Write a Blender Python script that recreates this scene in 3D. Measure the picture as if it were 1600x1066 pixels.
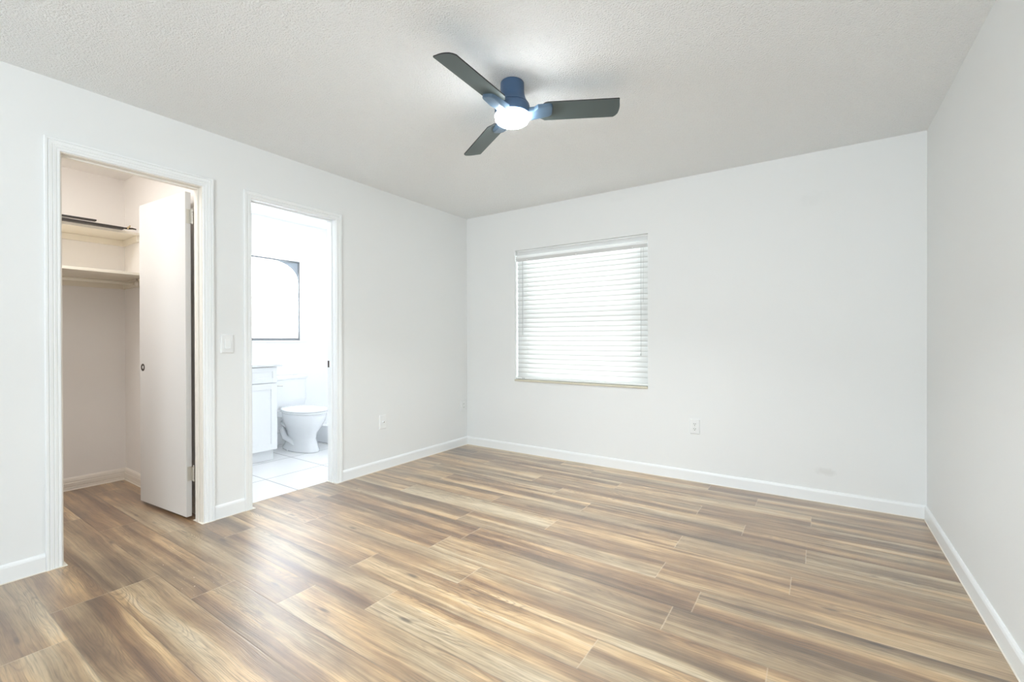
import bpy, bmesh, math, random
from mathutils import Vector, Matrix
random.seed(7)
for o in list(bpy.data.objects): bpy.data.objects.remove(o)
SC = bpy.context.scene
COL = SC.collection
H = 2.44
XL, XR, YB = -3.158, 0.568, 3.813      # left wall, right wall, back wall
YF = -2.4                             # wall behind the camera
XJ = -3.265                            # far face of the left wall
XC = -4.70                             # closet back wall
XT = -4.84                             # bathroom back wall

# ------------------------------------------------------------------ camera
cd = bpy.data.cameras.new('camera'); cam = bpy.data.objects.new('camera', cd); COL.objects.link(cam)
F, YAW, PITCH, ROLL = 708.84, 0.593045, 0.0038046, -0.0021381
cd.sensor_width = 36; cd.lens = F / 1600 * 36; cd.clip_start = 0.02
fw = Vector((-math.sin(YAW)*math.cos(PITCH), math.cos(YAW)*math.cos(PITCH), -math.sin(PITCH)))
rt = Vector((math.cos(YAW), math.sin(YAW), 0)); up = rt.cross(fw)
r2 = math.cos(ROLL)*rt + math.sin(ROLL)*up; u2 = -math.sin(ROLL)*rt + math.cos(ROLL)*up
m = Matrix.Identity(4)
for i in range(3): m[i][0] = r2[i]; m[i][1] = u2[i]; m[i][2] = -fw[i]; m[i][3] = (0, 0, 1.13693)[i]
cam.matrix_world = m
SC.camera = cam

# ------------------------------------------------------------------ world, lights, exposure
w = bpy.data.worlds.new('sky'); SC.world = w; w.use_nodes = True
bg = w.node_tree.nodes['Background']; bg.inputs[0].default_value = (0.86, 0.94, 1.0, 1); bg.inputs[1].default_value = 1.0
SC.view_settings.view_transform = 'Standard'; SC.view_settings.look = 'None'
SC.view_settings.gamma = 1; SC.view_settings.use_curve_mapping = False
SC.view_settings.exposure = 0.72
def area(name, loc, rot, sx, sy, power, col, shape='RECTANGLE', spread=180):
    l = bpy.data.lights.new(name, 'AREA'); l.shape = shape; l.size = sx
    if shape == 'RECTANGLE': l.size_y = sy
    l.energy = power; l.color = col; l.spread = math.radians(spread)
    o = bpy.data.objects.new(name, l); COL.objects.link(o); o.location = loc; o.rotation_euler = rot
    return o
PI = math.pi
area('rear_fill', (-0.35, YF-0.03, 1.35), (PI/2+0.55, 0, 0), 1.6, 1.5, 60, (0.87, 0.945, 1.0))       # added fill lamp behind the camera, faces +y and tilts up
area('daylight_bedroom_window', (-1.86, YB+0.62, 1.45), (-PI/2, 0, 0), 2.4, 2.2, 74, (0.95, 0.98, 1.0))    # faces -y, outside
area('daylight_bathroom_window', (XT-0.35, 2.45, 1.65), (0, -PI/2, 0), 1.2, 1.2, 45, (0.95, 0.98, 1.0))    # faces +x, outside
area('bathroom_fill', (-4.0, 2.4, H-0.006), (0, 0, 0), 1.2, 1.2, 6.5, (1.0, 0.99, 0.98))  # added lamp to brighten the bathroom, no fixture behind it
area('closet_ceiling_light', (-3.70, 0.30, H-0.006), (0, 0, 0), 0.5, 0.5, 9, (0.98, 0.975, 0.97), 'DISK')

# ------------------------------------------------------------------ material helpers
def mat(name, col, rough=0.5, metal=0.0, spec=0.5, emit=None, estr=0, bump=None, coat=0, coat_r=0.1):
    m = bpy.data.materials.new(name); m.use_nodes = True; nt = m.node_tree; b = nt.nodes['Principled BSDF']
    b.inputs['Base Color'].default_value = (*col, 1); b.inputs['Roughness'].default_value = rough
    b.inputs['Metallic'].default_value = metal; b.inputs['Specular IOR Level'].default_value = spec
    b.inputs['Coat Weight'].default_value = coat; b.inputs['Coat Roughness'].default_value = coat_r
    if emit: b.inputs['Emission Color'].default_value = (*emit, 1); b.inputs['Emission Strength'].default_value = estr
    if bump:
        sc, st, dist = bump
        tc = nt.nodes.new('ShaderNodeTexCoord'); n = nt.nodes.new('ShaderNodeTexNoise'); n.inputs['Scale'].default_value = sc
        n.inputs['Detail'].default_value = 4; bp = nt.nodes.new('ShaderNodeBump'); bp.inputs['Strength'].default_value = st
        bp.inputs['Distance'].default_value = dist
        nt.links.new(tc.outputs['Object'], n.inputs['Vector']); nt.links.new(n.outputs['Fac'], bp.inputs['Height'])
        nt.links.new(bp.outputs['Normal'], b.inputs['Normal'])
    return m
class NT:
    def __init__(s, m): s.t = m.node_tree; s.b = s.t.nodes['Principled BSDF']
    def n(s, typ, **kw):
        x = s.t.nodes.new(typ)
        for k, v in kw.items(): setattr(x, k, v)
        return x
    def l(s, a, b): s.t.links.new(a, b)
    def math(s, op, a, b=None, c=None, clamp=False):
        x = s.n('ShaderNodeMath', operation=op, use_clamp=clamp)
        for i, v in enumerate((a, b, c)):
            if v is None: continue
            if isinstance(v, (int, float)): x.inputs[i].default_value = v
            else: s.l(v, x.inputs[i])
        return x.outputs[0]
    def mix(s, f, a, b, blend='MIX'):
        x = s.n('ShaderNodeMix', data_type='RGBA', blend_type=blend)
        for sock, v in ((x.inputs[0], f), (x.inputs[6], a), (x.inputs[7], b)):
            if isinstance(v, (int, float)): sock.default_value = v
            elif isinstance(v, tuple): sock.default_value = (*v, 1)
            else: s.l(v, sock)
        return x.outputs[2]
    def ramp(s, f, stops, interp='LINEAR'):
        x = s.n('ShaderNodeValToRGB'); cr = x.color_ramp; cr.interpolation = interp
        while len(cr.elements) < len(stops): cr.elements.new(0.5)
        for e, (p, c) in zip(cr.elements, stops):
            e.position = p; e.color = (*c, 1) if isinstance(c, tuple) else (c, c, c, 1)
        s.l(f, x.inputs[0]); return x.outputs[0]
    def noise(s, vec, scale, detail=2, rough=0.5, dist=0.0):
        x = s.n('ShaderNodeTexNoise'); x.inputs['Scale'].default_value = scale; x.inputs['Detail'].default_value = detail
        x.inputs['Roughness'].default_value = rough; x.inputs['Distortion'].default_value = dist
        s.l(vec, x.inputs['Vector']); return x.outputs['Fac']
    def xyz(s, x, y, z):
        c = s.n('ShaderNodeCombineXYZ')
        for i, v in enumerate((x, y, z)):
            if isinstance(v, (int, float)): c.inputs[i].default_value = v
            else: s.l(v, c.inputs[i])
        return c.outputs[0]

WALL = (0.795, 0.81, 0.808)
M = {}
M['wall'] = mat('white_wall_paint', WALL, 0.6, spec=0.3, bump=(90, 0.12, 0.002))
M['ceiling'] = mat('textured_ceiling_paint', (0.90, 0.92, 0.925), 0.9, spec=0.1, bump=(120, 0.9, 0.012))
M['trim'] = mat('gloss_white_trim', (0.84, 0.86, 0.865), 0.35)
M['caulk'] = mat('cream_caulk', (0.80, 0.76, 0.68), 0.6)
M['closet_wall'] = mat('closet_wall_paint', (0.82, 0.795, 0.77), 0.7, spec=0.2, bump=(70, 0.15, 0.002))
M['closet_trim'] = mat('closet_trim_paint', (0.80, 0.75, 0.68), 0.45)
M['shelf'] = mat('cream_shelf_paint', (0.80, 0.75, 0.65), 0.5)
M['door'] = mat('closet_door_paint', (0.70, 0.69, 0.675), 0.45, bump=(30, 0.05, 0.001))
M['jamb'] = mat('jamb_paint', (0.82, 0.79, 0.73), 0.4)
M['bath_wall'] = mat('bathroom_wall_paint', (0.88, 0.89, 0.90), 0.6, spec=0.3)
M['porcelain'] = mat('white_porcelain', (0.86, 0.88, 0.90), 0.12)
M['cabinet'] = mat('white_cabinet_paint', (0.85, 0.87, 0.885), 0.35)
M['counter'] = mat('white_stone_countertop', (0.80, 0.82, 0.83), 0.25)
M['plastic'] = mat('white_plastic', (0.82, 0.835, 0.835), 0.35)
M['outlet'] = mat('outlet_face_plastic', (0.80, 0.82, 0.81), 0.3)
M['slot'] = mat('dark_slot', (0.05, 0.05, 0.05), 0.6)
M['steel'] = mat('hinge_steel', (0.62, 0.60, 0.55), 0.35, metal=0.9)
M['dark_metal'] = mat('dark_bronze_metal', (0.045, 0.035, 0.028), 0.35, metal=0.6)
M['brass'] = mat('worn_brass', (0.55, 0.42, 0.25), 0.4, metal=0.6)
M['strip'] = mat('dark_brown_strip', (0.035, 0.03, 0.028), 0.35)
M['housing'] = mat('glow_tinted_bluish_housing', (0.050, 0.100, 0.185), 0.42)  # bluish housing, with the lamp's blue bloom put into its colour
M['bracket'] = mat('slate_blue_bracket', (0.09, 0.145, 0.21), 0.35)
M['blade'] = mat('charcoal_grey_blade', (0.085, 0.112, 0.112), 0.42)
M['blade_edge'] = mat('blade_edge_black', (0.015, 0.016, 0.018), 0.5)
M['lens'] = mat('lit_lens', (0.9, 0.9, 0.9), 0.4, emit=(0.92, 0.965, 1.0), estr=62)
M['alum'] = mat('aluminium_frame', (0.20, 0.21, 0.22), 0.5, metal=0.3)
M['sill'] = mat('beige_sill', (0.62, 0.58, 0.47), 0.5)
M['headrail'] = mat('grey_white_headrail', (0.66, 0.67, 0.67), 0.5)
M['cord'] = mat('white_cord', (0.8, 0.8, 0.78), 0.7)
M['wand'] = mat('clear_grey_wand', (0.50, 0.52, 0.52), 0.3)
def translucent(name, dcol, tcol, f):
    m = bpy.data.materials.new(name); m.use_nodes = True; nt = m.node_tree; nt.nodes.clear()
    o = nt.nodes.new('ShaderNodeOutputMaterial'); a = nt.nodes.new('ShaderNodeBsdfDiffuse'); b = nt.nodes.new('ShaderNodeBsdfTranslucent')
    x = nt.nodes.new('ShaderNodeMixShader'); a.inputs[0].default_value = (*dcol, 1); b.inputs[0].default_value = (*tcol, 1)
    x.inputs[0].default_value = f
    nt.links.new(a.outputs[0], x.inputs[1]); nt.links.new(b.outputs[0], x.inputs[2]); nt.links.new(x.outputs[0], o.inputs[0])
    return m
M['slat'] = translucent('white_vinyl_slat', (0.80, 0.80, 0.79), (0.92, 0.93, 0.93), 0.28)
M['frost'] = translucent('frosted_glass', (0.9, 0.92, 0.93), (0.95, 0.97, 0.98), 0.8)
M['film'] = translucent('grey_window_film', (0.5, 0.54, 0.58), (0.25, 0.28, 0.32), 0.4)
def glass():
    m = bpy.data.materials.new('window_glass'); m.use_nodes = True; nt = m.node_tree; nt.nodes.clear()
    o = nt.nodes.new('ShaderNodeOutputMaterial'); a = nt.nodes.new('ShaderNodeBsdfTransparent'); b = nt.nodes.new('ShaderNodeBsdfGlossy')
    x = nt.nodes.new('ShaderNodeMixShader'); x.inputs[0].default_value = 0.06; b.inputs['Roughness'].default_value = 0.02
    a.inputs[0].default_value = (0.96, 0.98, 0.97, 1)
    nt.links.new(a.outputs[0], x.inputs[1]); nt.links.new(b.outputs[0], x.inputs[2]); nt.links.new(x.outputs[0], o.inputs[0]); return m
M['glass'] = glass()

def back_wall_mat():
    m = mat('white_wall_paint_scuffed', WALL, 0.6, spec=0.3, bump=(90, 0.12, 0.002)); q = NT(m)
    tc = q.n('ShaderNodeTexCoord'); sp = q.n('ShaderNodeSeparateXYZ'); q.l(tc.outputs['Object'], sp.inputs[0])
    ns = q.noise(tc.outputs['Object'], 22, 3, 0.6)
    tot = None
    for cx, cz, rx, rz, k in ((0.038, 0.218, 0.075, 0.032, 0.22), (-0.03, 2.12, 0.10, 0.055, 0.06), (-1.45, 2.36, 0.10, 0.03, 0.05)):
        dx = q.math('DIVIDE', q.math('SUBTRACT', sp.outputs[0], cx), rx); dz = q.math('DIVIDE', q.math('SUBTRACT', sp.outputs[2], cz), rz)
        d = q.math('ADD', q.math('MULTIPLY', dx, dx), q.math('MULTIPLY', dz, dz))
        d = q.math('ADD', d, q.math('MULTIPLY', q.math('SUBTRACT', ns, 0.5), 3.0))
        s_ = q.math('MULTIPLY', q.math('SUBTRACT', 1.0, d, clamp=True), k)
        tot = s_ if tot is None else q.math('MAXIMUM', tot, s_)
    q.l(q.mix(tot, WALL, (0.50, 0.49, 0.45)), q.b.inputs['Base Color']); return m
M['wall_back'] = back_wall_mat()

def plank_mat():
    m = mat('wood_plank_vinyl', (0.4, 0.28, 0.18), 0.45); q = NT(m)
    a = q.n('ShaderNodeAttribute', attribute_name='puv'); r = q.n('ShaderNodeAttribute', attribute_name='rnd')
    s = q.n('ShaderNodeSeparateXYZ'); q.l(a.outputs['Vector'], s.inputs[0]); u, v, e = s.outputs    # metres along, metres across, edge flag
    rs = q.n('ShaderNodeSeparateXYZ'); q.l(r.outputs['Vector'], rs.inputs[0]); r1, r2_, r3 = rs.outputs
    off = q.math('MULTIPLY', r1, 37.0); off2 = q.math('MULTIPLY', r2_, 53.0)
    # slow wander of the grain
    wv = q.noise(q.xyz(q.math('MULTIPLY', u, 1.6), q.math('MULTIPLY', v, 3.0), off), 1.0, 2)
    vw = q.math('ADD', v, q.math('MULTIPLY', q.math('SUBTRACT', wv, 0.5), 0.05))
    n1 = q.noise(q.xyz(q.math('MULTIPLY', u, 0.55), q.math('MULTIPLY', vw, 11.0), off), 1.0, 2.5, 0.5)       # wide colour bands
    n2 = q.noise(q.xyz(q.math('MULTIPLY', u, 1.3), q.math('MULTIPLY', vw, 48.0), off2), 1.0, 4, 0.6)       # streaks
    n3 = q.noise(q.xyz(q.math('MULTIPLY', u, 7.0), q.math('MULTIPLY', vw, 260.0), off), 1.0, 3, 0.6)        # fine grain
    n4 = q.noise(q.xyz(q.math('MULTIPLY', u, 3.2), q.math('MULTIPLY', v, 9.0), off2), 1.0, 3, 0.6)          # blotches
    t = q.math('ADD', q.math('MULTIPLY', q.math('SUBTRACT', n1, 0.5), 1.95), 0.5)
    t = q.math('ADD', t, q.math('MULTIPLY', q.math('SUBTRACT', n2, 0.5), 0.85))
    t = q.math('ADD', t, q.math('MULTIPLY', q.math('SUBTRACT', n4, 0.5), 0.75))
    t = q.math('ADD', t, q.math('MULTIPLY', q.math('SUBTRACT', r3, 0.5), 0.30), clamp=True)
    colA = q.ramp(t, [(0.0, (0.130, 0.070, 0.040)), (0.22, (0.205, 0.115, 0.060)), (0.42, (0.300, 0.180, 0.090)), (0.56, (0.370, 0.230, 0.115)), (0.70, (0.500, 0.325, 0.160)), (0.85, (0.60, 0.415, 0.22)), (1.0, (0.63, 0.48, 0.30))])
    colB = q.ramp(t, [(0.0, (0.125, 0.078, 0.046)), (0.3, (0.225, 0.148, 0.085)), (0.5, (0.330, 0.230, 0.130)), (0.75, (0.44, 0.335, 0.205)), (1.0, (0.56, 0.45, 0.30))])
    col = q.mix(q.ramp(q.noise(q.xyz(q.math('MULTIPLY', u, 0.9), q.math('MULTIPLY', v, 6.0), off2), 1.0, 1), [(0.42, 0.0), (0.60, 1.0)]), colA, colB)
    # cathedral figure: rings of a stretched noise, only in patches
    fig = q.noise(q.xyz(q.math('MULTIPLY', u, 2.1), q.math('MULTIPLY', vw, 15.0), off2), 1.0, 1.0, 0.4)
    ring = q.math('SINE', q.math('MULTIPLY', fig, 95.0))
    ring = q.math('POWER', q.math('ADD', q.math('MULTIPLY', ring, 0.5), 0.5), 3.0)
    patch = q.ramp(q.noise(q.xyz(q.math('MULTIPLY', u, 1.5), q.math('MULTIPLY', v, 8.0), off), 1.0, 1), [(0.50, 0.0), (0.66, 1.0)])
    rk = q.math('MULTIPLY', q.math('MULTIPLY', ring, patch), 0.42)
    col = q.mix(rk, col, (0.10, 0.06, 0.042))
    g = q.ramp(n3, [(0.34, 0.62), (0.50, 1.0), (0.68, 1.18)])
    col = q.mix(0.85, col, g, 'MULTIPLY')
    # knots and short dark checks
    vo = q.n('ShaderNodeTexVoronoi'); vo.inputs['Scale'].default_value = 1.0
    q.l(q.xyz(q.math('MULTIPLY', u, 2.6), q.math('MULTIPLY', vw, 11.0), off), vo.inputs['Vector'])
    sc_ = q.n('ShaderNodeSeparateColor'); q.l(vo.outputs['Color'], sc_.inputs[0])
    kn = q.math('MULTIPLY', q.ramp(vo.outputs['Distance'], [(0.05, 1.0), (0.13, 0.0)]), q.math('GREATER_THAN', sc_.outputs[0], 0.5))
    col = q.mix(q.math('MULTIPLY', kn, 0.75), col, (0.055, 0.036, 0.028))
    ck = q.noise(q.xyz(q.math('MULTIPLY', u, 5.0), q.math('MULTIPLY', vw, 120.0), off2), 1.0, 2)
    ck = q.math('MULTIPLY', q.ramp(ck, [(0.66, 0.0), (0.72, 1.0)]), patch)
    col = q.mix(q.math('MULTIPLY', ck, 0.6), col, (0.06, 0.04, 0.03))
    # end joints (e = metres to the nearest plank end) and long seams
    endl = q.ramp(e, [(0.0012, 1.0), (0.0028, 0.0)])
    col = q.mix(q.math('MULTIPLY', endl, 0.45), col, (0.62, 0.50, 0.36))  # pale line paints in the light caught by bevelled plank ends
    sv = q.math('MINIMUM', v, q.math('SUBTRACT', 0.1865, v))
    seam = q.ramp(sv, [(0.0008, 1.0), (0.002, 0.0)])
    col = q.mix(q.math('MULTIPLY', seam, 0.45), col, (0.09, 0.06, 0.045))
    # small pale paint chips in front of the closet
    tc = q.n('ShaderNodeTexCoord'); sp = q.n('ShaderNodeSeparateXYZ'); q.l(tc.outputs['Object'], sp.inputs[0])
    dx = q.math('DIVIDE', q.math('ADD', sp.outputs[0], 2.55), 0.42); dy = q.math('DIVIDE', q.math('SUBTRACT', sp.outputs[1], 0.98), 0.22)
    reg = q.math('SUBTRACT', 1.0, q.math('ADD', q.math('MULTIPLY', dx, dx), q.math('MULTIPLY', dy, dy)), clamp=True)
    ch = q.noise(q.xyz(q.math('MULTIPLY', sp.outputs[0], 45), q.math('MULTIPLY', sp.outputs[1], 120), 0.0), 1.0, 1)
    chm = q.math('MULTIPLY', q.ramp(ch, [(0.74, 0.0), (0.76, 1.0)]), q.ramp(reg, [(0.05, 0.0), (0.25, 1.0)]))
    col = q.mix(q.math('MULTIPLY', chm, 0.75), col, (0.80, 0.72, 0.60))
    q.l(col, q.b.inputs['Base Color'])
    q.b.inputs['Roughness'].default_value = 0.40; q.b.inputs['Specular IOR Level'].default_value = 0.5
    q.b.inputs['Coat Weight'].default_value = 1.0; q.b.inputs['Coat Roughness'].default_value = 0.34; q.b.inputs['Coat IOR'].default_value = 1.7
    bp = q.n('ShaderNodeBump'); bp.inputs['Strength'].default_value = 0.25; bp.inputs['Distance'].default_value = 0.002
    hh = q.math('SUBTRACT', n3, q.math('MULTIPLY', q.math('MAXIMUM', seam, endl), 0.8)); q.l(hh, bp.inputs['Height'])
    q.l(bp.outputs['Normal'], q.b.inputs['Normal']); q.l(bp.outputs['Normal'], q.b.inputs['Coat Normal'])
    return m
M['plank'] = plank_mat()

def tile_mat():
    m = mat('white_floor_tile', (0.85, 0.86, 0.87), 0.22); q = NT(m)
    tc = q.n('ShaderNodeTexCoord'); sp = q.n('ShaderNodeSeparateXYZ'); q.l(tc.outputs['Object'], sp.inputs[0])
    def dist(c, o0):
        t = q.math('DIVIDE', q.math('SUBTRACT', c, o0), 0.507); fr = q.math('FRACT', q.math('ADD', t, 50.0))
        return q.math('MULTIPLY', q.math('MINIMUM', fr, q.math('SUBTRACT', 1.0, fr)), 0.507)
    d = q.math('MINIMUM', dist(sp.outputs[1], 1.938), dist(sp.outputs[0], -3.73))
    g = q.ramp(d, [(0.0030, 1.0), (0.0042, 0.0)])
    q.l(q.mix(g, (0.84, 0.85, 0.86), (0.26, 0.27, 0.29)), q.b.inputs['Base Color'])
    bp = q.n('ShaderNodeBump'); bp.inputs['Strength'].default_value = 0.4; bp.inputs['Distance'].default_value = 0.002; bp.invert = True
    q.l(g, bp.inputs['Height']); q.l(bp.outputs['Normal'], q.b.inputs['Normal']); return m
M['tile'] = tile_mat()

# ------------------------------------------------------------------ mesh helpers
def tag(o, label=None, cat=None, group=None, kind=None):
    if label: o['label'] = label
    if cat: o['category'] = cat
    if group: o['group'] = group
    if kind: o['kind'] = kind
    return o
def link(name, me, m, parent=None):
    o = bpy.data.objects.new(name, me); COL.objects.link(o)
    for x in (m if isinstance(m, (list, tuple)) else [m]): me.materials.append(x)
    if parent: o.parent = parent
    return o
def obj(name, bm, m, parent=None, smooth=False, bevel=0, seg=2):
    bmesh.ops.recalc_face_normals(bm, faces=bm.faces)
    if smooth:
        for f in bm.faces: f.smooth = True
    me = bpy.data.meshes.new(name); bm.to_mesh(me); bm.free()
    o = link(name, me, m, parent)
    if bevel:
        b = o.modifiers.new('bevel', 'BEVEL'); b.width = bevel; b.segments = seg; b.limit_method = 'ANGLE'; b.angle_limit = math.radians(40)
        if smooth:
            pass
    return o
def empty(name, loc, rz=0):
    o = bpy.data.objects.new(name, None); COL.objects.link(o); o.location = loc; o.rotation_euler = (0, 0, rz); o.empty_display_size = 0.05; return o
def BM(): return bmesh.new()
def box(bm, x0, y0, z0, x1, y1, z1, mtx=None):
    vs = [bm.verts.new(Vector(p)) for p in ((x0,y0,z0),(x1,y0,z0),(x1,y1,z0),(x0,y1,z0),(x0,y0,z1),(x1,y0,z1),(x1,y1,z1),(x0,y1,z1))]
    for f in ((0,3,2,1),(4,5,6,7),(0,1,5,4),(1,2,6,5),(2,3,7,6),(3,0,4,7)): bm.faces.new([vs[i] for i in f])
    if mtx: 
        for v in vs: v.co = mtx @ v.co
    return vs
def loft(bm, rings, cap=True, closed=True):
    R = [[bm.verts.new(Vector(p)) for p in r] for r in rings]
    n = len(R[0])
    for a, b in zip(R[:-1], R[1:]):
        for i in range(n if closed else n-1): bm.faces.new([a[i], a[(i+1) % n], b[(i+1) % n], b[i]])
    if cap and closed: bm.faces.new(R[0][::-1]); bm.faces.new(R[-1])
    return R
def lathe(bm, prof, c=(0,0,0), n=48, cap=True):
    loft(bm, [[(c[0]+r*math.cos(2*PI*i/n), c[1]+r*math.sin(2*PI*i/n), c[2]+z) for i in range(n)] for r, z in prof], cap)
def tube(bm, pts, r, n=12):
    pts = [Vector(p) for p in pts]; rings = []
    for i, p in enumerate(pts):
        d = (pts[min(i+1, len(pts)-1)] - pts[max(i-1, 0)]).normalized()
        a = d.cross(Vector((0,0,1))); a = a.normalized() if a.length > 1e-4 else Vector((1,0,0)); b = d.cross(a)
        rr = r[i] if isinstance(r, (list, tuple)) else r
        rings.append([p + a*rr*math.cos(2*PI*k/n) + b*rr*math.sin(2*PI*k/n) for k in range(n)])
    loft(bm, rings)
def struct(name, bm, m, parent=None, **kw):
    o = obj(name, bm, m, parent, **kw)
    if not parent: o['kind'] = 'structure'
    return o

# ------------------------------------------------------------------ floor of planks (one mesh, planks as faces with attributes)
def floor_planks():
    W, L = 0.1865, 1.25
    known = {0: -0.51, 1: -0.436, 2: -0.642, 3: -0.104, 4: -0.648, 5: -0.051, 6: -0.365, 7: -0.652, 8: -0.034, 9: -0.351, 10: -0.688,
             -1: -1.393, -2: -0.69, -3: -1.582, -4: -1.93, -5: -2.283, -6: -2.646, -7: -2.646}
    bm = BM(); puv = []; rnd = []
    for i in range(-24, 12):
        y0 = 1.79 + i*W; y1 = min(y0 + W, YB+0.03)
        if y1 - y0 < 0.004: continue
        xmin = XC-0.03 if y0 + W/2 < 1.37 else -3.262
        xmax = XR+0.03
        j0 = known.get(i, random.uniform(-1.2, 0))
        k = -5
        while j0 + k*L > xmin: k -= 1
        while j0 + k*L < xmax:
            a, b = j0 + k*L, j0 + (k+1)*L; k += 1
            if b <= xmin: continue
            ca, cb = max(a, xmin), min(b, xmax)
            R = (random.random(), random.random(), random.random()); flip = random.random() < 0.35
            xs = [ca]
            for x in (a+0.004, a+0.2, a+0.6, b-0.2, b-0.004):
                if ca + 1e-4 < x < cb - 1e-4: xs.append(x)
            xs.append(cb)
            for x0, x1 in zip(xs[:-1], xs[1:]):
                vs = [bm.verts.new(p) for p in ((x0,y0,0),(x1,y0,0),(x1,y1,0),(x0,y1,0))]; bm.faces.new(vs)
                for x, y in ((x0,y0),(x1,y0),(x1,y1),(x0,y1)):
                    v = y - y0; v = W - v if flip else v
                    puv.append((x - a, v, min(x-a, b-x))); rnd.append(R)
    me = bpy.data.meshes.new('floor'); bm.to_mesh(me); bm.free()
    A = me.attributes.new('puv', 'FLOAT_VECTOR', 'CORNER'); B = me.attributes.new('rnd', 'FLOAT_VECTOR', 'CORNER')
    A.data.foreach_set('vector', [c for p in puv for c in p]); B.data.foreach_set('vector', [c for p in rnd for c in p])
    o = link('floor', me, M['plank']); o['kind'] = 'structure'
floor_planks()
bm = BM(); box(bm, XT-0.02, 1.40, -0.06, -3.262, YB, -0.001); struct('floor_bathroom', bm, M['tile'])
bm = BM(); box(bm, XC-0.1, YF-0.12, -0.12, XR+0.12, YB+0.12, -0.061); struct('floor_slab', bm, M['caulk'])

# ------------------------------------------------------------------ room shell
bm = BM(); box(bm, XL-0.05, YF-0.1, H, XR+0.1, YB+0.1, H+0.1); struct('ceiling', bm, M['ceiling'])
bm = BM(); box(bm, XC-0.1, -0.1, H, XJ+0.057, 1.37, H+0.1); struct('ceiling_closet', bm, M['closet_wall'])
bm = BM(); box(bm, XT-0.1, 1.37, H, XJ+0.057, YB+0.1, H+0.1); struct('ceiling_bathroom', bm, M['bath_wall'])
# left wall with two door openings, front skin (bedroom) and rear skins
C1 = (0.628, 1.256, 2.082); C2 = (1.553, 2.193, 2.082)
def wall_with_doors(name, x0, x1, ya, yb, openings, m):
    bm = BM(); y = ya
    for (a, b, zt) in openings:
        box(bm, x0, y, -0.06 if name != 'wall_left' else 0, x1, a-0.018, H); box(bm, x0, a-0.018, zt+0.018, x1, b+0.018, H); y = b+0.018
    box(bm, x0, y, -0.06 if name != 'wall_left' else 0, x1, yb, H)
    return struct(name, bm, m)
wall_with_doors('wall_left', -3.2, XL, YF-0.1, YB, (C1, C2), M['wall'])
wall_with_doors('wall_closet_front', XJ, -3.2, -0.0, 1.31, (C1,), M['closet_wall'])
wall_with_doors('wall_bathroom_front', XJ, -3.2, 1.43, YB, (C2,), M['bath_wall'])
bm = BM(); box(bm, XC-0.1, -0.1, -0.06, XC, 1.37, H); struct('wall_closet_back', bm, M['closet_wall'])
bm = BM(); box(bm, XC, 1.31, -0.06, -3.2, 1.37, H); struct('wall_closet_right', bm, M['closet_wall'])
bm = BM(); box(bm, XC, -0.1, -0.06, -3.2, 0.0, H); struct('wall_closet_left', bm, M['closet_wall'])
bm = BM(); box(bm, XT-0.0, 1.37, -0.06, -3.2, 1.43, H); struct('wall_bathroom_left', bm, M['bath_wall'])
bm = BM(); box(bm, XT-0.1, YB, -0.06, -3.2, YB+0.1, H); struct('wall_bathroom_right', bm, M['bath_wall'])
# back wall with window
WX0, WX1, WZ0, WZ1 = -2.534, -1.188, 0.733, 2.029
def wall_hole_y(name, y0, y1, x0, x1, hx0, hx1, hz0, hz1, m):
    bm = BM(); box(bm, x0, y0, 0, hx0, y1, H); box(bm, hx1, y0, 0, x1, y1, H); box(bm, hx0, y0, 0, hx1, y1, hz0); box(bm, hx0, y0, hz1, hx1, y1, H)
    bmesh.ops.remove_doubles(bm, verts=bm.verts, dist=1e-5)
    return struct(name, bm, m)
wall_hole_y('wall_back', YB, YB+0.16, XJ+0.065, XR+0.1, WX0, WX1, WZ0, WZ1, M['wall_back'])
bm = BM(); box(bm, XR, YF-0.1, 0, XR+0.1, YB, H); struct('wall_right', bm, M['wall'])
wall_hole_y('wall_front', YF-0.1, YF, XL, XR, -1.7, 0.3, 0.6, 2.1, M['wall'])  # unseen opening, added for the rear fill lamp
# bathroom back wall with window
BW = (2.10, 2.925, 1.127, 2.017)
bm = BM()
for a in ((1.37, 0-0.06, BW[0], H), (BW[1], -0.06, YB, H), (BW[0], -0.06, BW[1], BW[2]), (BW[0], BW[3], BW[1], H)):
    box(bm, XT-0.14, a[0], a[1], XT, a[2], a[3])
bmesh.ops.remove_doubles(bm, verts=bm.verts, dist=1e-5)
struct('wall_bathroom_back', bm, M['bath_wall'])

# ------------------------------------------------------------------ casings and jambs
def casing(name, y0, y1, zt, prof, x, m, parent=None):
    bm = BM(); n = len(prof)
    rings = []
    for (sy, sz, yy, zz) in ((-1, 0, y0, 0), (-1, 1, y0, zt), (1, 1, y1, zt), (1, 0, y1, 0)):
        rings.append([(x + t, yy + sy*wd, (zz + sz*wd) if sz else 0.003) for wd, t in prof])
    loft(bm, rings); return struct(name, bm, m, parent)
prof1 = [(0.004,0),(0.004,0.008),(0.007,0.0105),(0.014,0.0105),(0.016,0.0085),(0.019,0.0115),(0.028,0.0135),(0.031,0.011),(0.034,0.0145),(0.046,0.0165),(0.049,0.013),(0.052,0.018),(0.060,0.018),(0.063,0.014),(0.063,0)]
prof2 = [(0.004,0),(0.004,0.009),(0.008,0.011),(0.022,0.0125),(0.026,0.010),(0.030,0.014),(0.046,0.016),(0.052,0.013),(0.052,0)]
t1 = casing('trim_1', C1[0], C1[1], C1[2], prof1, XL, M['trim'])
t2 = casing('trim_2', C2[0], C2[1], C2[2], prof2, XL, M['trim'])
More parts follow.
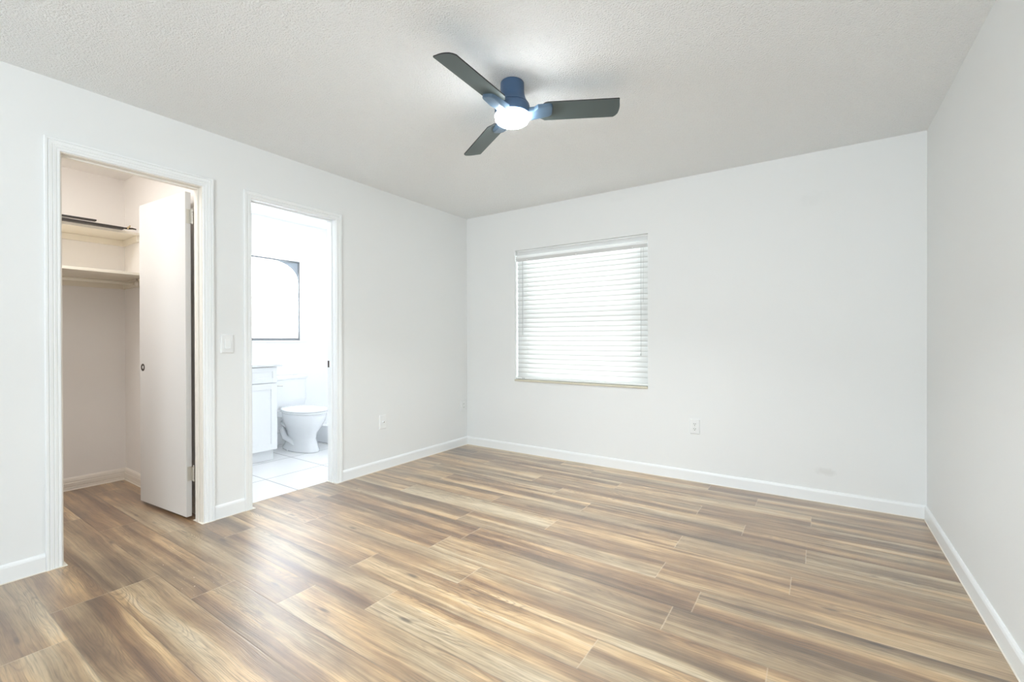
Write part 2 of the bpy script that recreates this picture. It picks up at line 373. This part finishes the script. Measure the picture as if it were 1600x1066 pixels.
def jamb(c, m, parent, stop):
    y0, y1, zt = c; bm = BM(); a, b = XJ, XL
    box(bm, a, y0-0.018, 0.001, b, y0, zt); box(bm, a, y1, 0.001, b, y1+0.018, zt); box(bm, a, y0-0.018, zt, b, y1+0.018, zt+0.018)
    o = obj('door_jamb', bm, m, parent, bevel=0.001)
    bm = BM(); s0, s1 = stop
    box(bm, s0, y0, 0.001, s1, y0+0.010, zt-0.010); box(bm, s0, y1-0.010, 0.001, s1, y1, zt-0.010); box(bm, s0, y0, zt-0.010, s1, y1, zt)
    obj('door_stop', bm, m, parent, bevel=0.002)
jamb(C1, M['jamb'], t1, (-3.228, -3.196)); jamb(C2, M['trim'], t2, (-3.228, -3.196))
bm = BM(); box(bm, -3.262, 2.1915, 0.915, -3.238, 2.1935, 0.968); obj('strike_plate', bm, M['dark_metal'], t2)['label'] = 'dark metal strike plate'

# ------------------------------------------------------------------ baseboards
def baseboard(name, p0, p1, nrm, m, prof, caulk=True, mits=(0, 0)):
    p0, p1, nrm = Vector((*p0, 0)), Vector((*p1, 0)), Vector((*nrm, 0)); d = (p1-p0).normalized()
    bm = BM()
    loft(bm, [[p + nrm*t + d*(t*s) + Vector((0,0,z)) for t, z in prof] for p, s in ((p0, mits[0]), (p1, -mits[1]))])
    o = struct(name, bm, m)
    if caulk:
        bm = BM(); tt = max(t for t, z in prof) 
        pr = [(0.002,0.0004),(tt+0.004,0.0004),(tt+0.0035,0.003),(tt+0.0002,0.0045),(0.002,0.0045)]
        loft(bm, [[p + nrm*t + d*(t*s) + Vector((0,0,z)) for t, z in pr] for p, s in ((p0, mits[0]), (p1, -mits[1]))])
        obj('caulk_bead', bm, M['caulk'], o)['label'] = 'cream caulk line along the floor'
    return o
BB = [(0.0,0.0045),(0.0125,0.0045),(0.0125,0.071),(0.0095,0.080),(0.005,0.086),(0.0,0.087)]
CB = [(0.0,0.0045),(0.013,0.0045),(0.013,0.022),(0.011,0.026),(0.013,0.030),(0.013,0.055),(0.0105,0.060),(0.012,0.066),(0.009,0.083),(0.004,0.094),(0.0,0.095)]
baseboard('baseboard_left', (XL, C2[1]+0.053), (XL, YB), (1,0), M['trim'], BB, mits=(0,1))
baseboard('baseboard_between_doors', (XL, C1[1]+0.064), (XL, C2[0]-0.053), (1,0), M['trim'], BB)
baseboard('baseboard_left_near', (XL, YF), (XL, C1[0]-0.064), (1,0), M['trim'], BB, mits=(1,0))
baseboard('baseboard_back', (XL, YB), (XR, YB), (0,-1), M['trim'], BB, mits=(1,1))
baseboard('baseboard_right', (XR, YB), (XR, YF), (-1,0), M['trim'], BB, mits=(1,1))
baseboard('baseboard_closet_back', (XC, 0.0), (XC, 1.31), (1,0), M['closet_trim'], CB, mits=(1,1))
baseboard('baseboard_closet_right', (XC, 1.31), (XJ, 1.31), (0,-1), M['closet_trim'], CB, mits=(1,0))
TB = [(0.0,0.0),(0.010,0.0),(0.010,0.125),(0.006,0.13),(0.0,0.13)]
baseboard('baseboard_bathroom_back', (XT, 2.313), (XT, 2.972), (1,0), M['tile'], TB, caulk=False)
# cream caulk under the casings
for (a, b), t in (((C1[0]-0.063, C1[0]), t1), ((C1[1], C1[1]+0.063), t1), ((C2[0]-0.052, C2[0]), t2), ((C2[1], C2[1]+0.052), t2)):
    bm = BM(); e = 0.003
    near_open = (b, 1) if b in (C1[0], C2[0]) else (a, -1)
    box(bm, XL-0.001, a, 0.0005, XL+0.021, b, 0.003)
    yy, s = near_open; box(bm, XJ, min(yy, yy+s*0.013), 0.0005, XL+0.021, max(yy, yy+s*0.013), 0.003)
    obj('caulk_bead', bm, M['caulk'], t)['label'] = 'cream caulk line along the floor'

# ------------------------------------------------------------------ closet door
HX, HY = -3.2985, 1.2195; TH = 0.032
ang = math.atan2(-0.047, -0.622)
door = empty('door_1', (HX, HY, 0)); door.rotation_euler = (0, 0, ang); door['kind'] = 'structure'
# local x runs from the hinge edge to the free edge, face seen from the room is +y local (world -y)
bm = BM(); box(bm, 0, -TH, 0.018, 0.624, 0, 2.072); obj('door_panel', bm, M['door'], door, bevel=0.0015)
pk = empty('pull_tmp', (0,0,0)); bpy.data.objects.remove(pk)
bm = BM()
n = 32; cx, cz = 0.578, 0.948
def ringy(r, y): return [(cx + r*math.cos(2*PI*i/n), y, cz + r*math.sin(2*PI*i/n)) for i in range(n)]
loft(bm, [ringy(0.0255, 0.0), ringy(0.0255, 0.0015), ringy(0.0225, 0.0028), ringy(0.0195, 0.0022), ringy(0.0150, 0.0006), ringy(0.0110, 0.0004)], cap=False)
pull = obj('finger_pull', bm, M['dark_metal'], door, smooth=True); pull['label'] = 'round dark bronze recessed finger pull'
bm = BM(); loft(bm, [ringy(0.0112, 0.0), ringy(0.0112, 0.0008), ringy(0.006, 0.0012)]); obj('pull_cup', bm, M['door'], pull, smooth=True)
for hz in (1.874, 0.245):
    bm = BM()
    kx, ky = 0.0, -0.0
    # knuckles at the jamb's back corner, leaves on the door edge and on the jamb
    W2L = Matrix.Rotation(-ang, 4, 'Z') @ Matrix.Translation((-HX, -HY, 0))
    p = W2L @ Vector((-3.279, 1.2535, 0))
    for k in range(5):
        lathe(bm, [(0.0045, 0.0005), (0.0052, 0.0015), (0.0052, 0.0160), (0.0045, 0.0170)], (p.x, p.y, hz + k*0.0178), 16)
    lathe(bm, [(0.003, 0), (0.0048, 0.002), (0.0048, 0.005), (0.002, 0.008)], (p.x, p.y, hz + 0.089), 16)
    lathe(bm, [(0.002, -0.006), (0.0045, -0.004), (0.0045, 0.0)], (p.x, p.y, hz), 16)
    box(bm, -0.0022, -TH+0.003, hz, -0.0002, -0.006, hz+0.089)
    a = p; 
    box(bm, min(a.x, -0.002), -TH-0.003, hz+0.001, max(a.x, -0.0002), -TH+0.006, hz+0.088)
    h = obj('hinge', bm, M['steel'], door, smooth=False)
    h['label'] = 'worn steel hinge, ' + ('upper' if hz > 1 else 'lower')

# ------------------------------------------------------------------ closet shelves, rod, things on the shelf
def shelf(name, z, xf, cz, label):
    s = empty(name, (XC, 1.0, z)); tag(s, label, 'shelf', 'closet shelves')
    bm = BM(); box(bm, 0.0005, -0.995, 0, xf-XC, 0.3095, 0.019); obj('shelf_board', bm, M['shelf'], s, bevel=0.0015)
    bm = BM(); box(bm, 0.0, -0.995, -cz, 0.018, 0.3095, -0.0005); obj('cleat', bm, M['shelf'], s, bevel=0.0015)
    bm = BM(); box(bm, 0.0185, 0.2915, -cz, xf-XC-0.02, 0.3095, -0.0005); obj('cleat', bm, M['shelf'], s, bevel=0.0015)
    return s
shelf('closet_shelf', 1.946, -4.352, 0.047, 'upper cream painted closet shelf with dark strips lying on it')
shelf('closet_shelf', 1.610, -4.118, 0.060, 'lower and deeper cream closet shelf just above the hanging rod')
rod = empty('hanging_rod', (-4.36, 0.6, 1.571)); tag(rod, 'slim white closet rod hung under the lower shelf', 'closet rod')
bm = BM(); tube(bm, [(0, -0.59, 0), (0, 0.668, 0)], 0.0125, 20); obj('pole', bm, M['shelf'], rod, smooth=True)
bm = BM(); tube(bm, [(0, 0.670, 0), (0, 0.6905, 0)], [0.017, 0.022], 20); box(bm, -0.006, 0.678, 0.0, 0.006, 0.688, 0.0385); obj('rod_socket', bm, M['closet_trim'], rod)
# dark strips on the upper shelf (top at z=1.965)
bm = BM(); r_ = Matrix.Translation((-4.305, 0.35, 1.9655)) @ Matrix.Rotation(0.0, 4, 'Z')
box(bm, -0.045, -0.3, 0, 0.008, 0.845, 0.016, r_)
o = obj('wood_strip', bm, M['strip'], bevel=0.002); tag(o, 'long flat dark brown strip along the front edge of the upper closet shelf', 'strip', 'dark strips on the closet shelf')
bm = BM(); r_ = Matrix.Translation((-4.325, 0.35, 1.988)) @ Matrix.Rotation(0.035, 4, 'Z') @ Matrix.Rotation(0.018, 4, 'X')
box(bm, -0.03, -0.3, 0, 0.01, 0.70, 0.012, r_)
o = obj('wood_strip', bm, M['strip'], bevel=0.002); tag(o, 'shorter dark strip resting on top of the long one, left end of upper closet shelf', 'strip', 'dark strips on the closet shelf')
fin = empty('rod_finial', (-4.305, 1.215, 1.966)); tag(fin, 'small brown and bronze forked rod end at right end of the long dark strip', 'curtain rod end')
bm = BM(); tube(bm, [(0.0, -0.018, 0.010), (0.004, 0.005, 0.010), (0.006, 0.03, 0.014), (0.006, 0.052, 0.012)], [0.006, 0.0075, 0.006, 0.005], 12); obj('stem', bm, M['dark_metal'], fin, smooth=True)
bm = BM(); tube(bm, [(0.004, 0.0, 0.012), (0.002, 0.012, 0.024), (0.0, 0.018, 0.036)], [0.007, 0.006, 0.004], 12); tube(bm, [(0.006, 0.004, 0.010), (0.020, -0.002, 0.0075)], [0.006, 0.0045], 12); obj('prong', bm, M['brass'], fin, smooth=True)['label'] = 'worn tan brass prong'

# ------------------------------------------------------------------ bedroom window and blind
def frame_rect(bm, x0, x1, z0, z1, y0, y1, wd):
    box(bm, x0, y0, z0, x0+wd, y1, z1); box(bm, x1-wd, y0, z0, x1, y1, z1); box(bm, x0+wd, y0, z0, x1-wd, y1, z0+wd); box(bm, x0+wd, y0, z1-wd, x1-wd, y1, z1)
win = empty('window_1', (0, YB, 0)); win['kind'] = 'structure'
bm = BM(); frame_rect(bm, WX0, WX1, WZ0, WZ1, 0.105, 0.15, 0.035); box(bm, WX0+0.035, 0.11, 1.36, WX1-0.035, 0.145, 1.40); obj('window_frame', bm, M['trim'], win)
bm = BM(); box(bm, WX0+0.03, 0.126, WZ0+0.03, WX1-0.03, 0.130, WZ1-0.03); obj('window_pane', bm, M['glass'], win)
bm = BM(); box(bm, WX0+0.0005, -0.012, WZ0-0.0165, WX1-0.0005, 0.104, WZ0+0.0005)
for v in bm.verts:
    pass
obj('window_sill', bm, M['sill'], win, bevel=0.002)['label'] = 'thin beige window sill'
# vertical reveal edge and head bead
bl = empty('window_blind', ((WX0+WX1)/2, YB+0.012, WZ0)); tag(bl, 'white horizontal slat blind, closed, in the back wall window', 'window blind')
bw = (WX1-WX0)/2 - 0.006
def B(bm, x0, y0, z0, x1, y1, z1): box(bm, x0, y0, z0-WZ0, x1, y1, z1-WZ0)
bm = BM(); B(bm, -bw, 0.018, 1.975, bw, 0.062, 2.020); obj('headrail', bm, M['headrail'], bl, bevel=0.002)
bm = BM(); B(bm, -bw, 0.010, 2.018, bw, 0.062, 2.0275); obj('head_bead', bm, M['trim'], bl, bevel=0.002)
bm = BM()
pr = [(0.004, 1.975), (-0.006, 1.962), (-0.010, 1.948), (-0.009, 1.944), (0.006, 1.918), (0.010, 1.918), (-0.004, 1.945), (-0.003, 1.958), (0.008, 1.975)]
pr = [(0.004, 1.974), (-0.005, 1.962), (-0.007, 1.947), (-0.004, 1.947), (-0.002, 1.960), (0.007, 1.974)]
loft(bm, [[(x, y, z-WZ0) for y, z in pr] for x in (-bw, bw)]); obj('valance', bm, M['slat'], bl, smooth=False)
bm = BM(); pr = [(-0.009, 1.9465), (-0.0085, 1.942), (0.004, 1.917), (0.008, 1.917), (-0.002, 1.940), (-0.002, 1.9465)]
loft(bm, [[(x, y, z-WZ0) for y, z in pr] for x in (-bw, bw)]); obj('valance_lip', bm, M['headrail'], bl, smooth=False)
# slats
NS = 26; ztop, zbot = 1.907, 0.784
tilt = math.radians(75)
slat_me = None
bm = BM(); sw = 0.055; K = 6; rings = []
for x in (-bw+0.004, -bw*0.5, 0, bw*0.5, bw-0.004):
    ring = []
    for k in range(K+1):
        s = (k/K-0.5); ring.append((x, s*sw, 0.0035*(1-4*s*s)))
    for k in range(K, -1, -1):
        s = (k/K-0.5); ring.append((x, s*sw, 0.0035*(1-4*s*s)-0.0024))
    rings.append(ring)
loft(bm, rings); 
s0 = obj('slat', bm, M['slat'], bl, smooth=True)
for i in range(NS):
    s = s0 if i == 0 else s0.copy()
    if i: COL.objects.link(s); s.parent = bl
    t = i/(NS-1)
    s.location = (0, 0.031, ztop + (zbot-ztop)*t - WZ0)
    s.rotation_euler = ((tilt + random.uniform(-0.015, 0.015)), random.uniform(-0.0012, 0.0012), 0)
bm = BM(); B(bm, -bw, 0.006, 0.737, bw, 0.056, 0.757); br_ = obj('bottom_rail', bm, M['plastic'], bl, bevel=0.003)
for sx in (-0.590, -0.574):
    bm = BM(); loft(bm, [[(sx+0.0045*math.cos(a), y, 0.014+0.0035*math.sin(a)) for a in [2*PI*i/12 for i in range(12)]] for y in (0.0055, 0.004)]); obj('rail_button', bm, M['slot'], bl)['label'] = 'dark rail button'
for cxp in (-0.535, 0.0, 0.535):
    bm = BM(); tube(bm, [(cxp, 0.003, 1.915-WZ0), (cxp, 0.003, 0.76-WZ0)], 0.0009, 6)
    lathe(bm, [(0.004, 0), (0.005, 0.002), (0.005, 0.006), (0.003, 0.008)], (cxp, 0.001, 1.922-WZ0), 12)
    obj('ladder_cord', bm, M['cord'], bl)
bm = BM(); tube(bm, [(-bw+0.085, -0.006, 1.918-WZ0), (-bw+0.085, -0.007, 1.18-WZ0)], 0.0035, 6); obj('tilt_wand', bm, M['wand'], bl)
bm = BM(); tube(bm, [(bw-0.055, -0.006, 1.93-WZ0), (bw-0.056, -0.006, 1.02-WZ0)], 0.0016, 6)
tube(bm, [(bw-0.035, -0.004, 1.93-WZ0), (bw-0.036, -0.004, 1.45-WZ0)], 0.0012, 6)
lathe(bm, [(0.002, 0.02), (0.005, 0.0), (0.0035, -0.004)], (bw-0.056, -0.006, 1.0-WZ0), 12); obj('lift_cord', bm, M['wand'], bl)

# ------------------------------------------------------------------ switch, outlets, cable plate
def plate(name, label, cat, mtx, w_, h_, group=None):
    t = empty(name, (0,0,0)); t.matrix_world = mtx @ Matrix.Diagonal((1, 1.6, 1, 1)); tag(t, label, cat, group)
    bm = BM(); ri = [[(-w_/2+k, 0.0, -h_/2+k), (w_/2-k, 0.0, -h_/2+k), (w_/2-k, 0.0, h_/2-k), (-w_/2+k, 0.0, h_/2-k)] for k in (0, 0, 0.004)]
    d = (0, -0.003, -0.006)
    loft(bm, [[(x, d[i], z) for x, y, z in r] for i, r in enumerate(ri)]); obj('cover_plate', bm, M['plastic'], t); return t
def on_left(y, z): return Matrix.Translation((XL, y, z)) @ Matrix.Rotation(PI/2, 4, 'Z')
def on_back(x, z): return Matrix.Translation((x, YB, z))
sw_ = plate('light_switch', 'white rocker light switch on left wall between the two doorways', 'light switch', on_left(1.398, 1.112), 0.074, 0.12)
bm = BM(); loft(bm, [[(-0.0165, -0.006, -0.0335), (0.0165, -0.006, -0.0335), (0.0165, -0.006, 0.0335), (-0.0165, -0.006, 0.0335)], [(-0.0160, -0.0125, -0.033), (0.0160, -0.0125, -0.033), (0.0160, -0.0065, 0.033), (-0.0160, -0.0065, 0.033)]]); obj('rocker', bm, M['plastic'], sw_)
for z in (-0.0485, 0.0485):
    bm = BM(); loft(bm, [[(0.0025*math.cos(a), y, z+0.0025*math.sin(a)) for a in [2*PI*i/12 for i in range(12)]] for y in (-0.0055, -0.0068)]); obj('screw', bm, M['outlet'], sw_)
def duplex(t):
    for z in (-0.0195, 0.0195):
        bm = BM(); loft(bm, [[(0.0165*math.cos(a), y, z + max(-0.0135, min(0.0135, 0.0165*math.sin(a)))) for a in [2*PI*i/24 for i in range(24)]] for y in (-0.0055, -0.0085)])
        rf = obj('receptacle_face', bm, M['outlet'], t)
        for k in range(3):
            bm = BM()
            if k < 2: x = (-0.0065, 0.0065)[k]; box(bm, x-0.0013, -0.0092, z+0.0005, x+0.0013, -0.0084, z+0.0085)
            else: loft(bm, [[(0.0030*math.cos(a), y, z-0.0065+0.0030*math.sin(a)) for a in [2*PI*i/10 for i in range(10)]] for y in (-0.0084, -0.0092)])
            obj('slot', bm, M['slot'], rf)['label'] = 'dark socket slot'
    bm = BM(); loft(bm, [[(0.0025*math.cos(a), y, 0.0025*math.sin(a)) for a in [2*PI*i/10 for i in range(10)]] for y in (-0.0055, -0.0072)]); obj('screw', bm, M['steel'], t)
duplex(plate('wall_outlet', 'white duplex outlet on the back wall right of the window', 'outlet', on_back(-0.811, 0.438), 0.072, 0.116))
o2 = plate('wall_outlet', 'white outlet on the left wall right beside the far corner', 'outlet', on_left(3.738, 0.424), 0.072, 0.116)
bm = BM(); box(bm, -0.0165, -0.0085, -0.034, 0.0165, -0.0055, 0.034); obj('receptacle_face', bm, M['outlet'], o2, bevel=0.0012)
for z in (-0.018, 0.018):
    for x in (-0.0065, 0.0065):
        bm = BM(); box(bm, x-0.001, -0.0092, z+0.0005, x+0.001, -0.0084, z+0.0085); obj('slot', bm, M['slot'], o2)
cp = plate('cable_plate', 'white cable jack plate with one dark centre hole on left wall past the bathroom doorway', 'wall plate', on_left(2.655, 0.417), 0.072, 0.118)
bm = BM(); loft(bm, [[(r*math.cos(a), y, r*math.sin(a)) for a in [2*PI*i/20 for i in range(20)]] for r, y in ((0.0085,-0.0055),(0.0085,-0.0085),(0.0055,-0.0088),(0.0055,-0.013),(0.0045,-0.0135))]); obj('jack', bm, M['plastic'], cp)
bm = BM(); loft(bm, [[(0.0040*math.cos(a), y, 0.0040*math.sin(a)) for a in [2*PI*i/12 for i in range(12)]] for y in (-0.0134, -0.0142)]); obj('jack_hole', bm, M['slot'], cp)['label'] = 'dark jack hole'

# ------------------------------------------------------------------ ceiling fan
fan = empty('ceiling_fan', (-1.287, 1.917, H)); tag(fan, 'low-profile ceiling fan, bluish from painted-in lamp glow, with three charcoal blades and a lit round lens', 'ceiling fan')
bm = BM()
lathe(bm, [(0.050, -0.0005), (0.057, -0.001), (0.0595, -0.005), (0.0600, -0.020), (0.0600, -0.045), (0.0620, -0.062), (0.0665, -0.080), (0.0740, -0.097), (0.0825, -0.110), (0.0860, -0.1145), (0.0860, -0.1155), (0.084, -0.116)], n=64)
obj('canopy', bm, M['housing'], fan, smooth=True)
bm = BM()
lathe(bm, [(0.080, -0.1165), (0.0855, -0.1175), (0.0880, -0.121), (0.0895, -0.135), (0.0895, -0.160), (0.0885, -0.166), (0.080, -0.167)], n=64)
obj('motor_housing', bm, M['housing'], fan, smooth=True)
bm = BM()
lathe(bm, [(0.080, -0.1675), (0.0880, -0.1685), (0.0885, -0.174), (0.0865, -0.186), (0.080, -0.1975), (0.068, -0.2055), (0.045, -0.2105), (0.02, -0.2125), (0.002, -0.213)], n=64)
obj('light_lens', bm, M['lens'], fan, smooth=True)['label'] = 'glowing white round lens'
area('fan_led', (-1.287, 1.917, H-0.2145), (0, 0, 0), 0.13, 0.13, 13, (0.90, 0.96, 1.0), 'DISK', 125)      # the fan's own lamp
# blades: local x radial, y tangential, built once and turned
hub = Vector((0, 0, 2.2903-H))
def blade_shape(bm, th0, th1, inset=0):
    wv_ = 0.1174/2; yo = 0.0074
    R1, R2 = 0.5305, 0.527
    P_ = [(0.128, yo-0.022), (0.165, yo-wv_+0.004), (0.180, yo-wv_)]
    P_ += [(R1-0.002, yo-wv_), (R1+0.001, yo-wv_+0.002)]
    for k in range(1, 8):
        t = k/8; y = yo-wv_+0.006 + (2*wv_-0.014)*t
        P_.append((R1 + 0.012*math.sin(PI*t*0.85) - 0.005*t, y))
    P_ += [(R2-0.001, yo+wv_-0.008), (R2-0.012, yo+wv_), (0.165, yo+wv_), (0.128, yo+0.036)]
    P_ = [p for i, p in enumerate(P_)]
    loft(bm, [[(x, y, z) for x, y in P_] for z in (th0, th1)])
tiltM = Matrix(((1,0,0,0),(0,1,0,0),(0.04,-0.0195,1,0),(0,0,0,1)))
blade_me = brk_me = edge_me = None
for b in range(3):
    a = -1.5558 - b*2*PI/3
    mt = Matrix.Translation(hub) @ tiltM @ Matrix.Rotation(a, 4, 'Z') @ Matrix.Rotation(-0.2511, 4, 'X')
    bm = BM(); blade_shape(bm, 0.0, 0.0055); bmesh.ops.transform(bm, matrix=mt, verts=bm.verts)
    bo = obj('blade', bm, [M['blade'], M['blade_edge']], fan)
    ax = (mt.to_3x3() @ Vector((0,0,1))).normalized()
    for f in bo.data.polygons:
        if abs(f.normal.dot(ax)) < 0.5: f.material_index = 1
    # bracket: a deep ridge under one half of the blade, open hub end, rounded far end
    bm = BM()
    top = [(0.070, -0.026), (0.112, -0.030), (0.130, -0.044), (0.185, -0.046)]
    top += [(0.185 + 0.018*math.sin(PI/2*k/5), -0.028 - 0.018*math.cos(PI/2*k/5)) for k in range(1, 6)]
    top += [(0.203, 0.002), (0.198, 0.018), (0.186, 0.026), (0.160, 0.030), (0.120, 0.034), (0.070, 0.040)]
    def low(p, dy, dz):
        x, y = p; k = max(0.0, 1 - (x-0.07)/0.133); c = -0.010
        return (x if x < 0.075 else 0.13 + (x-0.13)*(1-dy*0.12), c + (y-c)*(1-dy*0.55), dz*(1.0 + 0.9*k))
    loft(bm, [[(x, y, -0.0003) for x, y in top], [low(p, 0.0, -0.004) for p in top], [low(p, 0.06, -0.013) for p in top], [low(p, 0.25, -0.0155) for p in top], [low(p, 0.5, -0.016) for p in top]])
    bmesh.ops.transform(bm, matrix=mt, verts=bm.verts)
    bk = obj('blade_bracket', bm, M['bracket'], bo, smooth=False)

# ------------------------------------------------------------------ bathroom window
w2 = empty('window_2', (XT, 0, 0)); w2['kind'] = 'structure'
y0, y1, z0, z1 = BW
bm = BM()
def bx(bm, xa, ya, za, xb, yb, zb): box(bm, xa, ya, za, xb, yb, zb)
fx0, fx1 = -0.075, -0.035
bx(bm, fx0, y0, z0, fx1, y0+0.014, z1); bx(bm, fx0, y1-0.014, z0, fx1, y1, z1); bx(bm, fx0, y0+0.014, z0, fx1, y1-0.014, z0+0.028); bx(bm, fx0, y0+0.014, z1-0.014, fx1, y1-0.014, z1)
obj('window_frame', bm, M['alum'], w2, bevel=0.001)
ph = (z1-z0-0.042)/4
for k in range(4):
    za = z0+0.028 + k*ph
    bm = BM(); box(bm, -0.003, y0+0.015, -0.002, 0.003, y1-0.015, ph-0.004)
    p_ = obj('window_pane', bm, M['frost'], w2); p_.location = (-0.055, 0, za+0.002); 
    bm = BM(); box(bm, -0.052, y0+0.015, za-0.003, -0.044, y1-0.015, za+0.003)
    if k: obj('glazing_bar', bm, M['cabinet'], w2)
bm = BM(); cy, cz = y1-0.0145, z1-0.0145; pts = [(cy, cz)]
for k in range(13):
    a = PI/2*k/12; pts.append((cy - 0.27 + 0.27*math.sin(a) - 0.02*math.cos(a), cz - 0.19 + 0.19*math.cos(a)) if True else None)
loft(bm, [[(x, y, z) for y, z in pts] for x in (-0.0500, -0.0515)]); obj('film_corner', bm, M['film'], w2)['label'] = 'grey corner of window film'
bm = BM(); box(bm, -0.052, 2.39, z0+0.018, -0.030, 2.40, z0+0.042); obj('window_latch', bm, M['dark_metal'], w2)
bm = BM(); box(bm, -0.034, y0-0.02, z0-0.018, 0.012, y1+0.06, z0-0.0005); obj('window_sill', bm, M['cabinet'], w2, bevel=0.003)

# ------------------------------------------------------------------ vanity
VF = -4.222; VR = 2.308
van = empty('bathroom_vanity', (XT, 1.9, 0)); tag(van, 'white shaker vanity cabinet left of the toilet in the bathroom', 'vanity')
dx = VF - XT
bm = BM(); box(bm, 0.001, -0.465, 0.105, dx-0.020, VR-1.9, 0.888); obj('carcass', bm, M['cabinet'], van, bevel=0.001)
bm = BM(); box(bm, 0.001, -0.465, 0.0, dx-0.075, VR-1.9-0.002, 0.1045); obj('toe_kick', bm, M['cabinet'], van)
def shaker(name, ya, yb, za, zb, rail=0.055):
    bm = BM(); d0 = dx-0.0195
    box(bm, d0, ya, za, d0+0.011, yb, zb)
    box(bm, d0+0.0105, ya, za, d0+0.0195, ya+rail, zb); box(bm, d0+0.0105, yb-rail, za, d0+0.0195, yb, zb)
    box(bm, d0+0.0105, ya+rail, za, d0+0.0195, yb-rail, za+rail); box(bm, d0+0.0105, ya+rail, zb-rail, d0+0.0195, yb-rail, zb)
    return obj(name, bm, M['cabinet'], van, bevel=0.001)
shaker('drawer_front', 0.012, VR-1.9-0.003, 0.738, 0.880, 0.04); shaker('door', 0.012, VR-1.9-0.003, 0.112, 0.730)
shaker('drawer_front', -0.455, 0.008, 0.738, 0.880, 0.04); shaker('door', -0.455, 0.008, 0.112, 0.730)
ct = empty('vanity_top', (XT, 1.9, 0.889)); tag(ct, 'pale stone countertop on the white vanity', 'countertop')
bm = BM(); box(bm, 0.001, -0.467, 0, dx+0.022, VR-1.9+0.040, 0.022); obj('slab', bm, M['counter'], ct, bevel=0.003)

# ------------------------------------------------------------------ toilet
TY = 2.685
tl = empty('toilet', (XT, TY, 0)); tag(tl, 'white toilet with closed lid beside the vanity', 'toilet')
def sup(cx, cy, rx, ry, z, n=40, p=2.0, back=1.0):
    out = []
    for i in range(n):
        a = 2*PI*i/n; c, s = math.cos(a), math.sin(a)
        x = abs(c)**(2/p)*math.copysign(1, c)*rx; y = abs(s)**(2/p)*math.copysign(1, s)*ry
        if x < 0: x *= back
        out.append((cx+x, cy+y, z))
    return out
bm = BM()
loft(bm, [sup(0.375, 0, 0.275, 0.122, 0.0), sup(0.375, 0, 0.275, 0.124, 0.012), sup(0.380, 0, 0.255, 0.108, 0.04), sup(0.38, 0, 0.225, 0.090, 0.13), sup(0.39, 0, 0.230, 0.098, 0.19),
          sup(0.415, 0, 0.250, 0.135, 0.25), sup(0.435, 0, 0.268, 0.168, 0.31), sup(0.44, 0, 0.277, 0.180, 0.365), sup(0.44, 0, 0.280, 0.183, 0.385), sup(0.44, 0, 0.272, 0.177, 0.392)])
obj('bowl', bm, M['porcelain'], tl, smooth=True)
bm = BM(); tube(bm, [(0.27, -0.094, 0.24), (0.22, -0.098, 0.27), (0.20, -0.098, 0.20), (0.26, -0.100, 0.12), (0.36, -0.098, 0.10), (0.42, -0.088, 0.06)], [0.018, 0.030, 0.032, 0.030, 0.026, 0.014], 16); obj('trapway', bm, M['porcelain'], tl, smooth=True)
bm = BM(); lathe(bm, [(0.013, 0.0), (0.013, 0.006), (0.008, 0.013), (0.002, 0.014)], (0.335, -0.118, 0.0), 16); obj('bolt_cap', bm, M['porcelain'], tl, smooth=True)
bm = BM(); loft(bm, [sup(0.445, 0, 0.280, 0.184, 0.3935), sup(0.445, 0, 0.288, 0.190, 0.397), sup(0.445, 0, 0.288, 0.190, 0.407), sup(0.445, 0, 0.282, 0.185, 0.4105)]); obj('seat', bm, M['porcelain'], tl, smooth=True)
bm = BM(); loft(bm, [sup(0.442, 0, 0.280, 0.184, 0.4125), sup(0.442, 0, 0.290, 0.192, 0.416), sup(0.442, 0, 0.290, 0.192, 0.425), sup(0.442, 0, 0.27, 0.177, 0.433), sup(0.442, 0, 0.18, 0.12, 0.438)]); obj('lid', bm, M['porcelain'], tl, smooth=True)
bm = BM(); loft(bm, [sup(0.095, 0, 0.075, 0.175, z, p=6) for z in (0.385, 0.40)] + [sup(0.10, 0, 0.085, 0.195, z, p=6) for z in (0.50, 0.715)]); box(bm, 0.16, -0.13, 0.33, 0.24, 0.13, 0.39); obj('tank', bm, M['porcelain'], tl, smooth=False, bevel=0.006)
bm = BM(); loft(bm, [sup(0.10, 0, 0.093, 0.205, 0.7155, p=6), sup(0.10, 0, 0.095, 0.208, 0.722, p=6), sup(0.10, 0, 0.095, 0.208, 0.742, p=6), sup(0.10, 0, 0.088, 0.2, 0.750, p=6)]); obj('tank_lid', bm, M['porcelain'], tl, smooth=False)
bm = BM(); tube(bm, [(0.185, -0.15, 0.66), (0.205, -0.15, 0.66), (0.21, -0.10, 0.655)], 0.006, 10); obj('flush_lever', bm, M['steel'], tl, smooth=True)

# ------------------------------------------------------------------ low shower pan past the toilet
bm = BM()
py0, py1, px0, px1 = 2.975, YB-0.001, XT+0.001, XT+0.93
box(bm, px0, py0, 0.0, px1, py0+0.07, 0.195); box(bm, px1-0.07, py0+0.07, 0.0, px1, py1, 0.195); box(bm, px0, py0+0.07, 0.0, px1-0.07, py1, 0.06)
bmesh.ops.remove_doubles(bm, verts=bm.verts, dist=1e-5)
tag(obj('shower_pan', bm, M['porcelain'], bevel=0.01, seg=3), 'low white shower base beyond the toilet', 'shower base')

SC.cycles.use_denoising = True
SC.cycles.max_bounces = 12; SC.cycles.diffuse_bounces = 8; SC.cycles.transparent_max_bounces = 12
SC.cycles.sample_clamp_indirect = 6
